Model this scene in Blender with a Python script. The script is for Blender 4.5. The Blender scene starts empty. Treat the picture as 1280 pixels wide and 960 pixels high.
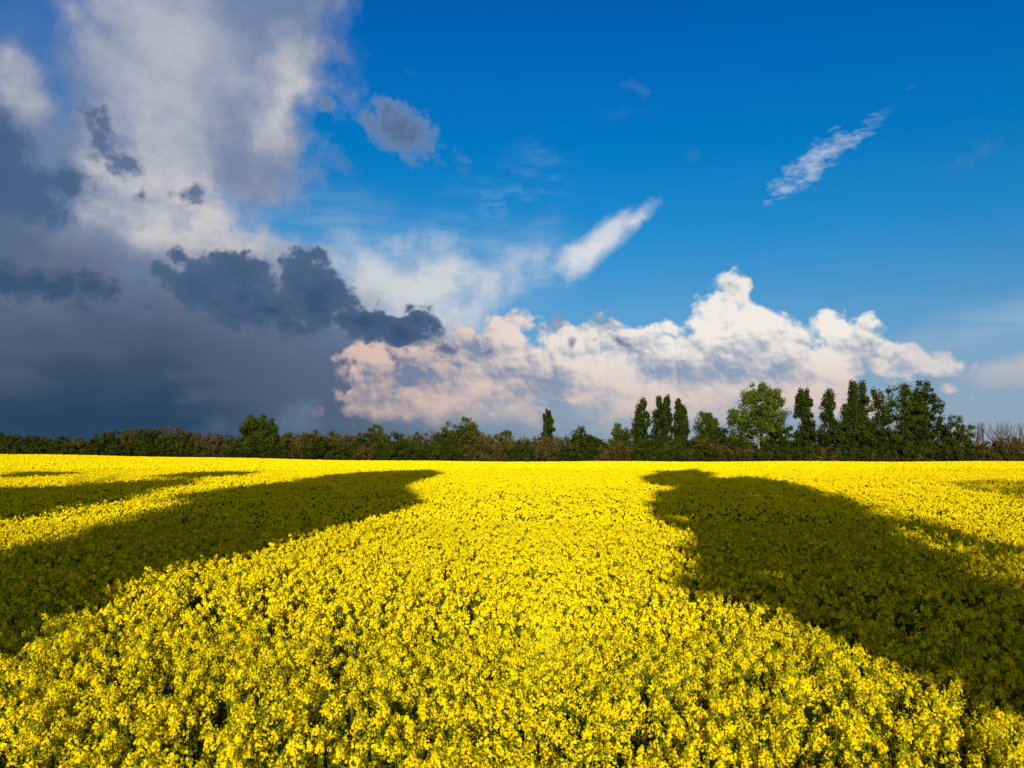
import bpy, math, random
import numpy as np
from mathutils import Vector, noise as mnoise

R = math.radians
RNG = np.random.default_rng(11)
random.seed(11)
scene = bpy.context.scene
COL = scene.collection

# ------------------------------------------------------------------ camera
CAM_Z = 2.75            # eye height above the soil
CROP = 1.25             # height of the rape canopy
PITCH = R(5.2)
SUN_EL, SUN_AZ = R(13.0), R(2.6)   # shadows run away from the viewer, 2.6 deg to the right
cd = bpy.data.cameras.new("camera")
cd.sensor_width = 36; cd.lens = 28.1
cd.clip_start = 0.05; cd.clip_end = 20000
cam = bpy.data.objects.new("camera", cd); COL.objects.link(cam)
cam.location = (0, 0, CAM_Z); cam.rotation_euler = (R(90) + PITCH, 0, 0)
scene.camera = cam
scene.view_settings.view_transform = 'Standard'
scene.view_settings.look = 'None'
scene.view_settings.exposure = 0

def ray(px, py):
    """world direction in which a spot of the surveyed view (1280 wide) lies"""
    a, b = (px - 640) / 1000.0, (480 - py) / 1000.0
    c, s = math.cos(PITCH), math.sin(PITCH)
    return Vector((a, c - b * s, s + b * c))
def azel(px, py):
    d = ray(px, py).normalized()
    return math.degrees(math.atan2(d.x, d.y)), math.degrees(math.asin(d.z))

def srgb(r, g, b):
    f = lambda c: (c / 12.92 if c <= .04045 else ((c + .055) / 1.055) ** 2.4)
    return (f(r / 255), f(g / 255), f(b / 255))
# ------------------------------------------------------------------ sky
world = bpy.data.worlds.new("World"); scene.world = world
world.use_nodes = True
WT = world.node_tree
for n in list(WT.nodes): WT.nodes.remove(n)

def nd(t, **kw):
    n = WT.nodes.new(t)
    for k, v in kw.items(): setattr(n, k, v)
    return n
def put(sock, v):
    if isinstance(v, S): v = v.s
    if isinstance(v, bpy.types.NodeSocket): WT.links.new(v, sock)
    else: sock.default_value = v
MEMO = {}
def kk(v):
    if isinstance(v, S): v = v.s
    return (v.node.name, v.identifier) if isinstance(v, bpy.types.NodeSocket) else v
def memo(f):
    def g(*a, **k):
        key = (f.__name__, tuple(kk(v) for v in a), tuple((q, kk(v)) for q, v in sorted(k.items())))
        if key not in MEMO: MEMO[key] = f(*a, **k)
        return MEMO[key]
    return g
class Far:                                            # a cloud that does not reach this part of the sky
    def __add__(self, o): return self
    __radd__ = __sub__ = __rsub__ = __mul__ = __rmul__ = __add__
NEG = Far()
class S:
    def __init__(self, s): self.s = s
    @memo
    def _m(self, op, *a, clamp=False):
        n = nd('ShaderNodeMath', operation=op); n.use_clamp = clamp
        for i, v in enumerate(a): put(n.inputs[i], v)
        return S(n.outputs[0])
    def __add__(self, o): return NEG if o is NEG else (self if isinstance(o, float) and o == 0 else self._m('ADD', self, o))
    __radd__ = __add__
    def __mul__(self, o): return NEG if o is NEG else (0.0 if isinstance(o, float) and o == 0 else self._m('MULTIPLY', self, o))
    __rmul__ = __mul__
    def __sub__(self, o): return self if isinstance(o, float) and o == 0 else self._m('SUBTRACT', self, o)
    def __rsub__(self, o): return self._m('SUBTRACT', o, self)
    def max(self, o): return self._m('MAXIMUM', self, o)
    def min(self, o): return self._m('MINIMUM', self, o)
    def pow(self, o): return self._m('POWER', self, o)
    def smax(self, o, k): return self._m('SMOOTH_MAX', self, o, k)
    def clamp(self): return self._m('ADD', self, 0.0, clamp=True)
@memo
def vm(op, a, b=None, out=0, scale=None):
    n = nd('ShaderNodeVectorMath', operation=op)
    put(n.inputs[0], a)
    if b is not None: put(n.inputs[1], b)
    if scale is not None: put(n.inputs['Scale'], scale)
    return S(n.outputs['Value' if out else 'Vector'])
@memo
def step(v, lo, hi, a=0.0, b=1.0):
    if v is NEG: return a
    n = nd('ShaderNodeMapRange', interpolation_type='SMOOTHSTEP')
    put(n.inputs[0], v); put(n.inputs[1], lo); put(n.inputs[2], hi); put(n.inputs[3], a); put(n.inputs[4], b)
    return S(n.outputs[0])
@memo
def mix(f, a, b, blend='MIX'):
    if isinstance(f, float) and f == 0: return a
    n = nd('ShaderNodeMix', data_type='RGBA', blend_type=blend)
    n.clamp_factor = True
    put(n.inputs[0], f)
    for i, c in ((6, a), (7, b)):
        put(n.inputs[i], c if isinstance(c, S) else (*c, 1))
    return S(n.outputs[2])
def xyz(x, y, z):
    n = nd('ShaderNodeCombineXYZ')
    for i, v in enumerate((x, y, z)): put(n.inputs[i], v)
    return S(n.outputs[0])
@memo
def fbm(p, scale, detail=6, rough=.55, dist=0.0, col=False, lac=2.0):
    n = nd('ShaderNodeTexNoise'); n.noise_dimensions = '2D'
    put(n.inputs['Vector'], p); n.inputs['Scale'].default_value = scale
    n.inputs['Detail'].default_value = detail; n.inputs['Roughness'].default_value = rough
    n.inputs['Lacunarity'].default_value = lac; n.inputs['Distortion'].default_value = dist
    return S(n.outputs['Color' if col else 'Fac'])
@memo
def voro(p, scale, detail=3, rough=.5):
    n = nd('ShaderNodeTexVoronoi'); n.voronoi_dimensions = '2D'; n.feature = 'F1'
    n.normalize = False
    put(n.inputs['Vector'], p); n.inputs['Scale'].default_value = scale
    n.inputs['Detail'].default_value = detail; n.inputs['Roughness'].default_value = rough
    return S(n.outputs['Distance'])
@memo
def stretch(p, sx, sy, rot, off=(0, 0)):
    n = nd('ShaderNodeMapping', vector_type='POINT')
    put(n.inputs['Vector'], p)
    n.inputs['Location'].default_value = (off[0], off[1], 0)
    n.inputs['Rotation'].default_value = (0, 0, R(rot)); n.inputs['Scale'].default_value = (sx, sy, 1)
    return S(n.outputs[0])

def blob(p, b):
    """signed depth in degrees inside one cloud lobe (x, y, rx, ry, tilt) of the surveyed sky"""
    x, y, rx, ry = b[:4]; rot = b[4] if len(b) > 4 else 0
    u, v = azel(x, y)
    u1 = azel(x + 1, y)[0] - u; v1 = v - azel(x, y + 1)[1]
    if rot:
        k = (u1 + v1) / 2; u1 = v1 = k
    a, b_ = rx * u1, ry * v1
    if not rot:
        n = nd('ShaderNodeVectorMath', operation='MULTIPLY_ADD')
        put(n.inputs[0], p); n.inputs[1].default_value = (1 / a, 1 / b_, 0); n.inputs[2].default_value = (-u / a, -v / b_, 0)
        l = vm('LENGTH', S(n.outputs[0]), out=1)
    else:
        cs, sn = math.cos(R(rot)), math.sin(R(rot))
        e1 = vm('DOT_PRODUCT', p, (cs / a, sn / a, -(u * cs + v * sn) / a), out=1)
        e2 = vm('DOT_PRODUCT', p, (-sn / b_, cs / b_, -(-u * sn + v * cs) / b_), out=1)
        l = vm('LENGTH', xyz(e1, e2, 0.0), out=1)
    return (1.0 - l) * (min(rx * u1, ry * v1))
SECT = [-999, 999, -999, 999]
def lobes(p, bs, k=0.5, pad=3.2):
    use = []
    for b in bs:
        u, v = azel(b[0], b[1]); r = max(b[2], b[3]) * .0573
        rx, ry = (b[2] * .0573, b[3] * .0573) if len(b) < 5 or not b[4] else (r, r)
        if u + rx + pad > SECT[0] and u - rx - pad < SECT[1] and v + ry + pad > SECT[2] and v - ry - pad < SECT[3]: use.append(b)
    if not use: return NEG
    f = blob(p, use[0])
    for b in use[1:]:
        f = f.smax(blob(p, b), k) if k else f.max(blob(p, b))
    return f

tc = nd('ShaderNodeTexCoord')
dirv = vm('NORMALIZE', S(tc.outputs['Generated']))
sp = nd('ShaderNodeSeparateXYZ'); put(sp.inputs[0], dirv)
X, Y, Z = (S(o) for o in sp.outputs)
deg = 180 / math.pi
U = X._m('ARCTAN2', X, Y) * deg
V = Z._m('ARCSINE', Z) * deg
# pull the distance lobes away behind the viewer: z-slot stays 0 for the 2-D lobes
P = xyz(U, V, 1.0)

wc = fbm(P, .16, 5.5, .56, col=True)                      # billowy warp
sepc = nd('ShaderNodeSeparateColor'); put(sepc.inputs[0], wc)
wu, wvv = S(sepc.outputs[0]) - .5, S(sepc.outputs[1]) - .5
wv = xyz(wu, wvv, 0.0)
@memo
def warp_(amt):
    n = nd('ShaderNodeVectorMath', operation='MULTIPLY_ADD')
    put(n.inputs[0], wv); n.inputs[1].default_value = (amt, amt, 0); put(n.inputs[2], P)
    return S(n.outputs[0])
def warp(a): return warp_(1.6 if a < 2.2 else 2.5 if a < 3.2 else 4.5 if a <= 5 else 6.5)
n_big = fbm(P, .09, 2, .5)
n_mid = fbm(stretch(P, 1, 1.3, 0, (31, 7)), .30, 5, .58)
n_fine = fbm(stretch(P, 1, 1.2, 0, (3, 57)), .9, 4, .6)

# clear sky: the physical sky, graded to the deep polarised blue of the photograph
sky = nd('ShaderNodeTexSky'); sky.sky_type = 'NISHITA'; sky.sun_disc = False
sky.sun_elevation = SUN_EL; sky.sun_rotation = math.pi + SUN_AZ
sky.air_density = 1.0; sky.dust_density = .3; sky.ozone_density = 1.5
SK = .1
skyc = mix(1.0, S(sky.outputs[0]), (SK * 1.6,) * 3, 'MULTIPLY')
rmp = nd('ShaderNodeValToRGB')
put(rmp.inputs[0], V * (1 / 40.0))
cr = rmp.color_ramp
TINTS = [(0, 0.2248, 0.3399, 0.7752), (2.9, 0.2131, 0.3053, 0.5578), (9.8, 0.1802, 0.3935, 0.5863), (15.4, 0.0484, 0.4206, 0.6909), (21, 0.0041, 0.4071, 0.7466), (26, 0.0026, 0.3807, 0.8134), (30.4, 0.0031, 0.3504, 0.8253), (40, 0.0031, 0.3504, 0.8253)]
while len(cr.elements) < len(TINTS): cr.elements.new(.5)
for e, t in zip(cr.elements, TINTS):
    e.position = max(0, t[0]) / 40; e.color = (*t[1:], 1)
tinted = mix(1.0, skyc, S(rmp.outputs[0]), 'MULTIPLY')
c = tinted

def clouds(c):
    # --- thin high veils
    q = warp(5)
    streak = fbm(stretch(P, .35, 2.2, 8), .5, 4, .6)
    streak2 = fbm(stretch(P, .5, 1.6, 38, (9, 3)), .45, 4, .62)
    veil = step(lobes(q, [(430, 285, 110, 26, -3), (540, 350, 110, 55, 0), (620, 330, 90, 55, 15), (440, 330, 100, 60)], 1.5)
                , -1.5, 3.5)
    c = mix(veil * step(streak, .3, .72, .35, .85) * .68, c, srgb(165, 190, 212))
    veil2 = step(lobes(q, [(640, 250, 75, 42, 50), (560, 310, 90, 40, 30)], 1.5), -1.5, 3)
    c = mix(veil2 * step(streak2, .4, .75) * .42, c, srgb(150, 185, 215))
    cu0 = step(lobes(warp(4), [(510, 372, 85, 55), (560, 350, 45, 32), (465, 345, 45, 30), (600, 352, 34, 16, 20)], 1) + (n_mid - .5) * 3, -1.9, 1.4)
    c = mix(cu0 * .88, c, mix(step(n_mid, .3, .6), srgb(172, 188, 208), srgb(214, 216, 218)))
    veil3 = step(lobes(warp(2), [(1240, 415, 120, 24, 9), (1290, 400, 100, 30, 9), (1180, 425, 60, 18, 9)], 1.5), -1.0, 1.6)
    c = mix(veil3 * step(streak, .3, .6, .45, .85) * .85, c, srgb(150, 183, 208))
    hz = step(lobes(q, [(900, 520, 700, 75)], 1), -2, 3)
    c = mix(hz * .75, c, srgb(143, 165, 186))

    # --- towering storm anvil, upper left
    qa = warp(7)
    A = lobes(qa, [(265, 50, 160, 130), (280, 180, 118, 90), (326, 118, 56, 72), (322, 205, 56, 52), (275, 300, 85, 38, -15), (150, 130, 90, 90), (80, 240, 230, 120), (200, 330, 150, 60),
                   (385, -30, 85, 60, 25), (10, 110, 70, 50, -50), (330, 215, 60, 50), (60, 330, 300, 80)], 1.2)
    aA = step(A + (n_mid - .5) * 2.6, -1.3, 1.6)
    sh = step(n_big + (n_mid - .5) * .28 + (n_fine - .5) * .06, .34, .70)
    colA = mix(sh, srgb(112, 132, 168), srgb(172, 176, 192))
    low = step(lobes(q, [(340, 215, 95, 60), (280, 150, 90, 50, -40)], 1.5), -2, 3.5)
    colA = mix(low * .7, colA, srgb(118, 134, 166))
    lit = step(lobes(warp(8), [(225, 45, 75, 60), (300, 95, 60, 30), (225, 120, 30, 60, 0)], 1.5) + (n_mid - .5) * 2.6, -3.0, 4.2)
    colA = mix(lit * .75, colA, srgb(200, 199, 206))
    lit2 = step(lobes(warp(6), [(258, 298, 100, 30, -14), (200, 262, 60, 32, -30), (150, 215, 40, 55, 30), (290, 305, 55, 25, -20), (352, 118, 14, 40, -20), (2, 92, 15, 22), (232, 238, 15, 11)], .6)
                + (n_mid - .5) * 1.8 + (n_big - .5) * 2, -1.9, 2.2)
    colA = mix(lit2 * .9, colA, mix(step(n_mid, .3, .65), srgb(186, 187, 196), srgb(216, 210, 206)))
    c = mix(aA, c, colA)
    tl = step(lobes(q, [(20, 60, 80, 60)], 1), -4, 3)
    c = mix(tl * .35, c, srgb(118, 136, 172))

    # --- slate storm base filling the lower left
    B = lobes(warp(6), [(0, 480, 420, 140), (250, 470, 270, 105), (430, 480, 170, 75), (300, 400, 170, 70), (60, 345, 190, 60, -14)], 2.0)
    aB = step(B + (n_mid - .5) * 3, -2.2, 2.8)
    colB = mix(step(V + (n_big - .5) * 6, 0.5, 14.0), srgb(34, 64, 92), srgb(104, 116, 144))
    colB = mix(step(U, -26., -8.0) * .8, colB, srgb(94, 110, 138))
    colB = mix(step(fbm(stretch(P, .5, 1.5, -8), .22, 4, .6), .44, .74) * .35, colB, srgb(92, 104, 130))
    c = mix(aB, c, colB)
    dk = step(lobes(warp(5), [(-20, 250, 80, 85), (-50, 320, 120, 60), (-40, 180, 70, 50, 0)], 1.5), -2.0, 2.5)
    c = mix(dk * .62, c, srgb(60, 88, 120))

    # --- cumulus bank over the far trees
    qc = warp(2.4)
    bank = [(900, 385, 33, 36), (926, 349, 12, 14), (912, 362, 20, 20), (884, 402, 26, 22), (945, 420, 48, 34), (1000, 448, 70, 26),
            (1062, 424, 46, 34), (985, 436, 40, 26), (1030, 440, 44, 28), (1080, 408, 20, 20), (1044, 410, 16, 16), (1098, 440, 20, 18), (850, 418, 22, 17), (868, 440, 45, 25), (752, 410, 30, 18),
            (715, 432, 60, 34), (800, 446, 90, 30), (628, 412, 24, 22), (618, 440, 52, 34), (560, 470, 78, 34), (470, 446, 36, 20),
            (478, 476, 42, 30), (530, 508, 70, 18, -12), (650, 494, 130, 30), (790, 486, 120, 32), (920, 478, 120, 30), (1030, 462, 100, 22), (585, 422, 20, 18), (690, 470, 200, 34), (560, 480, 110, 34), (930, 460, 150, 36), (1040, 445, 70, 26), (820, 470, 150, 36), (700, 505, 270, 36), (930, 498, 190, 32), (500, 498, 100, 34), (600, 450, 90, 34), (1090, 440, 40, 24)]
    D = lobes(qc, bank, .35)
    def puff(off):
        w = stretch(warp(1.6), 1, 1.15, 0, off)
        return voro(w, .34, 3.6, .5)
    v0 = puff((0, 0)); v1 = puff((.16, .26))
    bil = (.80 - v0)
    Db = D + bil * 1.25 + (n_fine - .5) * .8
    aD = step(Db, -.22, .42)
    relief = (v1 - v0) * 1.15                                   # + on the sides turned to the sun
    depth = step(Db, 0, 3.0)
    wr0 = step(U, -2.0, 16.0)
    coarse = fbm(stretch(P, 1, 1.7, 0, (77, 4)), .17, 3, .55)
    lum = relief * .95 + bil * .30 + (n_mid - .5) * 1.0 + (coarse - .5) * 2.6 + .60 + wr0 * .10 + step(V + (n_mid - .5) * 3, 7.0, 3.0) * .16
    lum = lum - depth * .10
    lum = lum + step(V, 2.5, 9.5) * .16
    dkD = step(lobes(warp(3), [(935, 436, 32, 17), (700, 468, 50, 15), (655, 462, 40, 18), (600, 488, 60, 12, 0), (860, 470, 60, 12), (1000, 475, 60, 9), (520, 462, 22, 26), (500, 432, 18, 8), (740, 448, 50, 8)], .5) + (n_mid - .5) * 3, -.8, 1.2)
    lum = step(lum - dkD * .45, -.22, 1.06)
    wr = step(U, -13.0, 12.0)
    lc = mix(wr, srgb(218, 190, 178), srgb(244, 237, 228))
    lc = mix(step(V, 8.5, 3.2) * .75, lc, srgb(208, 182, 174))
    scol = mix(wr, srgb(112, 126, 154), srgb(142, 158, 182))
    colD = mix(lum, scol, lc)
    base = step(V + (n_mid - .5) * 5.5 + (n_fine - .5) * 1.0, 1.2, 4.6)                # bases melt into the haze
    c = mix(aD * base * .97, c, colD)
    # second, separate heaps at the right
    D2 = lobes(warp(1.5), [(1142, 450, 28, 21), (1172, 456, 36, 17), (1125, 462, 24, 13)], .3) + bil * .9
    c = mix(step(D2, -.15, .4) * .88, c, mix(step(relief + (n_mid - .5) * 1.2 + .55, .1, .9), srgb(158, 172, 192), srgb(226, 216, 212)))
    D3 = lobes(warp(1.5), [(1258, 468, 54, 17), (1305, 462, 50, 20)], .3) + bil * .4
    c = mix(step(D3, -.35, .6) * .9, c, mix(step(V, 4.6, 6.6), srgb(172, 178, 192), srgb(214, 200, 200)))
    D4 = lobes(warp(1.6), [(692, 402, 10, 14, -30), (680, 412, 10, 6)], .2) + (n_fine - .5) * 1.2
    c = mix(step(D4, -.25, .5) * .8, c, srgb(140, 152, 178))
    haze2 = step(V + (n_mid - .5) * 1.6, 4.2, .6)
    c = mix(haze2 * .8, c, mix(step(U, -20, 18), srgb(40, 70, 98), srgb(150, 168, 184)))

    # --- small white lens clouds
    L = lobes(warp(1.3), [(748, 303, 64, 21, 36), (722, 322, 36, 22, 20), (788, 277, 36, 11, 36)], .3) + (n_fine - .5) * .6
    c = mix(step(L, -.25, .85) * .96, c, mix(step(n_mid, .35, .65), srgb(196, 206, 222), srgb(222, 224, 228)))
    L1 = lobes(warp(2.4), [(684, 336, 22, 8, 30), (668, 330, 12, 5, 50)], .3) + (n_fine - .5) * 1.6
    c = mix(step(L1, -.35, 1.0) * .5, c, srgb(196, 206, 222))
    fib = fbm(stretch(P, .8, 1.7, -30), .9, 4, .6)
    L2 = lobes(warp(1.5), [(1010, 210, 44, 13, 36), (1045, 186, 36, 11, 38), (990, 228, 18, 7, 20)], .3) + (fib - .5) * 2.4
    c = mix(step(L2, -.35, .9) * .72, c, srgb(190, 200, 220))
    L3 = lobes(warp(1.8), [(1080, 162, 26, 4, 35)], .3) + (fib - .5) * 1.4
    c = mix(step(L3, -.3, .9) * .4, c, srgb(150, 180, 215))

    # --- dark near scud
    qe = warp(2.6)
    def scud(bs, colr, a, amp=1.6, soft=(-.18, .45), k=.35, q=None):
        f = lobes(q or qe, bs, k) + bil * amp * .55 + (n_fine - .5) * amp
        return step(f, *soft) * a, f
    m, f = scud([(505, 162, 60, 38, -30), (458, 148, 40, 24, -20), (414, 134, 34, 17), (478, 130, 30, 17), (535, 184, 40, 15, -22), (515, 188, 20, 14)], 0, 1, 2.0, (-.2, 1.0))
    c = mix(m * .93, c, mix(step(f, 0, 2.2), srgb(108, 140, 184), srgb(88, 110, 144)))
    m, f = scud([(424, 212, 24, 13, -30), (395, 226, 18, 8), (378, 150, 20, 7), (385, 172, 10, 8)], 0, .8, soft=(-.3, 1.0))
    c = mix(m * .75, c, srgb(88, 130, 182))
    for (bs, a, cc) in (([(785, 103, 16, 6, -20), (796, 110, 8, 9)], .6, (70, 125, 185)), ([(778, 140, 14, 4, 10)], .35, (60, 125, 190)),
                        ([(502, 78, 12, 5)], .4, (60, 120, 185)), ([(874, 190, 9, 5, -40)], .4, (60, 125, 185)),
                        ([(1205, 194, 30, 9, 5), (1214, 182, 8, 12), (1235, 186, 14, 7)], .52, (72, 128, 180)),
                        ([(1052, 366, 12, 4)], .25, (80, 130, 180)), ([(982, 363, 14, 3)], .2, (80, 130, 180))):
        m, f = scud(bs, 0, 1, 1.3, (-.25, .8))
        c = mix(m * a, c, srgb(*cc))
    dark = mix(step(n_mid, .3, .7), srgb(44, 76, 112), srgb(62, 92, 128))
    m, f = scud([(20, 228, 85, 38, -18), (88, 236, 28, 30), (-10, 180, 60, 40, -40), (40, 262, 60, 24)], 0, 1, 1.6, (-.5, .9), .8)
    c = mix(m * .93, c, mix(step(f, 0, 4), srgb(72, 100, 136), dark))
    m, f = scud([(20, 345, 70, 24, -5), (90, 352, 55, 14, -14), (-20, 330, 40, 20)], 0, 1, 2.2, (-.6, .9), .6)
    c = mix(m * .8, c, srgb(50, 80, 114))
    m, f = scud([(112, 148, 34, 15, -25), (135, 170, 26, 24, -40), (150, 192, 30, 17, -30)], 0, 1, 2.2, (-.3, .8))
    c = mix(m * .88, c, srgb(80, 104, 142))
    m, f = scud([(230, 246, 24, 10), (200, 245, 18, 5, 5)], 0, 1, 1.6, (-.25, .6))
    c = mix(m * .85, c, srgb(78, 104, 140))
    m, f = scud([(772, 434, 13, 7, -35), (738, 427, 4, 4), (709, 426, 4, 4), (608, 440, 7, 3), (555, 440, 22, 13)], 0, 1, .8, (-.12, .5), .1)
    c = mix(m * .85, c, srgb(62, 96, 142))
    m, f = scud([(222, 322, 16, 14), (205, 342, 22, 13), (225, 352, 32, 22), (262, 352, 52, 34, 5), (300, 346, 60, 34, -8), (330, 385, 78, 34, -8), (290, 395, 45, 22),
                 (372, 345, 36, 34), (400, 372, 52, 44, -30), (445, 402, 52, 28, -12), (500, 414, 50, 24, -10), (522, 402, 24, 24), (470, 395, 26, 16), (350, 325, 18, 14), (265, 372, 40, 26), (355, 405, 40, 18)], 0, 1, 1.75, (-.14, .5), .3, warp(2.4))
    hole = step(lobes(warp(3), [(380, 400, 15, 5, -50), (366, 396, 12, 4)], .2) + (n_fine - .5) * 1.8, -.05, .7)
    edge = step(f, 0, 2.6)
    colE = mix(edge, srgb(76, 98, 130), mix(step(lum * 1.0, .1, .9), srgb(26, 54, 88), srgb(42, 72, 106)))
    colE = mix(step(V + (n_mid - .5) * 4, 8, 13.5) * .5, colE, srgb(84, 108, 140))
    c = mix(m * (1.0 - hole * .85), c, colE)

    return c

def lamp(col):
    b = nd('ShaderNodeBackground'); b.inputs['Strength'].default_value = SK
    put(b.inputs['Color'], mix(1.0, col, (1 / SK, 1 / SK, 1 / SK), 'MULTIPLY'))
    return b.outputs[0]
def either(test, a, b):                               # test 0 -> a, 1 -> b; only the chosen side is evaluated
    n = nd('ShaderNodeMixShader'); put(n.inputs[0], test); WT.links.new(a, n.inputs[1]); WT.links.new(b, n.inputs[2])
    return n.outputs[0]
UC = [-26, -19, -12, -5, 2, 9, 16, 24]
VC = [7, 14, 21]
SHARED = [('P', P, 'NodeSocketVector'), ('wv', wv, 'NodeSocketVector'), ('U', U, 'NodeSocketFloat'), ('V', V, 'NodeSocketFloat'),
          ('n_big', n_big, 'NodeSocketFloat'), ('n_mid', n_mid, 'NodeSocketFloat'), ('n_fine', n_fine, 'NodeSocketFloat'), ('base', tinted, 'NodeSocketColor')]
def cell(u0, u1, v0, v1):
    """one window of the sky dome as a node group holding only the clouds that reach into it"""
    global WT
    SECT[:] = [u0, u1, v0, v1]
    main = WT
    g = bpy.data.node_groups.new("sky_window", 'ShaderNodeTree')
    for nm, _, ty in SHARED: g.interface.new_socket(nm, in_out='INPUT', socket_type=ty)
    g.interface.new_socket('Color', in_out='OUTPUT', socket_type='NodeSocketColor')
    WT = g; MEMO.clear()
    gi = nd('NodeGroupInput')
    old = {nm: globals().get(nm) for nm, _, _ in SHARED}
    for nm, _, _ in SHARED: globals()[nm] = S(gi.outputs[nm])
    res = clouds(globals()['base'])
    # the surveyed clouds thin out into clear sky well outside the photograph's field of view
    if u0 < -50 or u1 > 50: res = mix(step(globals()['U']._m('ABSOLUTE', globals()['U']), 40.0, 55.0), res, globals()['base'])
    if v1 > 40: res = mix(step(globals()['V'], 34.0, 45.0), res, globals()['base'])
    go = nd('NodeGroupOutput'); put(go.inputs[0], res)
    globals().update(old)
    WT = main; MEMO.clear()
    gn = nd('ShaderNodeGroup'); gn.node_tree = g
    for nm, v, _ in SHARED: put(gn.inputs[nm], v)
    return lamp(S(gn.outputs[0]))
def column(u0, u1):
    vs = [-2] + VC + [45]
    s = cell(u0, u1, vs[-2], vs[-1])
    for i in range(len(vs) - 3, -1, -1):
        s = either(V._m('LESS_THAN', V, vs[i + 1]), s, cell(u0, u1, vs[i], vs[i + 1]))
    return s
def split(us):
    if len(us) == 2: return column(us[0], us[1])
    m = len(us) // 2
    a = split(us[:m + 1]); b = split(us[m:])
    return either(U._m('GREATER_THAN', U, us[m]), a, b)
front = split([-55] + UC + [55])
SECT[:] = [-999, 999, -999, 999]
outside = U._m('ABSOLUTE', U)._m('GREATER_THAN', U._m('ABSOLUTE', U), 55.0).max(V._m('GREATER_THAN', V, 45.0))
behind = mix(step(U._m('ABSOLUTE', U), 56.0, 110.0), tinted, mix(1.0, skyc, (.58, .55, .48), 'MULTIPLY'))
s = either(outside, front, lamp(behind))
s = either(V._m('LESS_THAN', V, -1.0), s, lamp(mix(1.0, tinted, srgb(60, 66, 40), 'MIX')))
out = nd('ShaderNodeOutputWorld'); WT.links.new(s, out.inputs[0])
try: world.cycles.sampling_method = 'MANUAL'; world.cycles.sample_map_resolution = 512
except Exception: pass

sl = bpy.data.lights.new("sun", 'SUN'); sl.energy = 5.0; sl.angle = R(.5); sl.color = (1, .945, .82)
sun = bpy.data.objects.new("sun", sl); COL.objects.link(sun)
sv = Vector((math.sin(SUN_AZ) * math.cos(SUN_EL), math.cos(SUN_AZ) * math.cos(SUN_EL), -math.sin(SUN_EL)))
sun.rotation_euler = sv.to_track_quat('-Z', 'Y').to_euler(); sun.location = (0, -30, 40)
# ------------------------------------------------------------------ helpers
def mat(name):
    m = bpy.data.materials.new(name); m.use_nodes = True
    nt = m.node_tree
    for n in list(nt.nodes): nt.nodes.remove(n)
    return m, nt
def leafy(name, dark, light, trans=.3, rough=.6, noise_scale=None, spec=.2):
    """thin petal / leaf surface: reflects and lets light through, its tone varies from piece to piece"""
    m, nt = mat(name); L = nt.links.new
    at = nt.nodes.new('ShaderNodeAttribute'); at.attribute_name = 'tone'
    mx = nt.nodes.new('ShaderNodeMix'); mx.data_type = 'RGBA'
    mx.inputs[6].default_value = (*dark, 1); mx.inputs[7].default_value = (*light, 1)
    fac = at.outputs['Fac']
    if noise_scale:
        g = nt.nodes.new('ShaderNodeNewGeometry'); no = nt.nodes.new('ShaderNodeTexNoise')
        no.inputs['Scale'].default_value = noise_scale; no.inputs['Detail'].default_value = 3
        L(g.outputs['Position'], no.inputs['Vector'])
        ma = nt.nodes.new('ShaderNodeMath'); ma.operation = 'MULTIPLY_ADD'
        L(no.outputs['Fac'], ma.inputs[0]); ma.inputs[1].default_value = 1.1; ma.inputs[2].default_value = -.55
        ad = nt.nodes.new('ShaderNodeMath'); ad.operation = 'ADD'; ad.use_clamp = True
        L(ma.outputs[0], ad.inputs[0]); L(fac, ad.inputs[1]); fac = ad.outputs[0]
    L(fac, mx.inputs[0])
    d = nt.nodes.new('ShaderNodeBsdfDiffuse'); d.inputs['Roughness'].default_value = rough
    t = nt.nodes.new('ShaderNodeBsdfTranslucent')
    ms = nt.nodes.new('ShaderNodeMixShader'); ms.inputs[0].default_value = trans
    L(mx.outputs[2], d.inputs[0]); L(mx.outputs[2], t.inputs[0])
    L(d.outputs[0], ms.inputs[1]); L(t.outputs[0], ms.inputs[2])
    o = nt.nodes.new('ShaderNodeOutputMaterial'); L(ms.outputs[0], o.inputs[0])
    return m
def rough_mat(name, a, b, scale, detail=6, rough=.95, bump=0, stretchz=1):
    m, nt = mat(name); L = nt.links.new
    g = nt.nodes.new('ShaderNodeNewGeometry'); mp = nt.nodes.new('ShaderNodeMapping'); no = nt.nodes.new('ShaderNodeTexNoise')
    mp.inputs['Scale'].default_value = (1, 1, stretchz)
    no.inputs['Scale'].default_value = scale; no.inputs['Detail'].default_value = detail
    L(g.outputs['Position'], mp.inputs[0]); L(mp.outputs[0], no.inputs['Vector'])
    r = nt.nodes.new('ShaderNodeValToRGB'); r.color_ramp.elements[0].position = .35; r.color_ramp.elements[1].position = .65
    r.color_ramp.elements[0].color = (*a, 1); r.color_ramp.elements[1].color = (*b, 1)
    L(no.outputs['Fac'], r.inputs[0])
    p = nt.nodes.new('ShaderNodeBsdfPrincipled'); p.inputs['Roughness'].default_value = rough
    p.inputs['Specular IOR Level'].default_value = .15
    L(r.outputs[0], p.inputs['Base Color'])
    if bump:
        bp = nt.nodes.new('ShaderNodeBump'); bp.inputs['Strength'].default_value = bump; bp.inputs['Distance'].default_value = .05
        L(no.outputs['Fac'], bp.inputs['Height']); L(bp.outputs[0], p.inputs['Normal'])
    o = nt.nodes.new('ShaderNodeOutputMaterial'); L(p.outputs[0], o.inputs[0])
    return m

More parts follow.
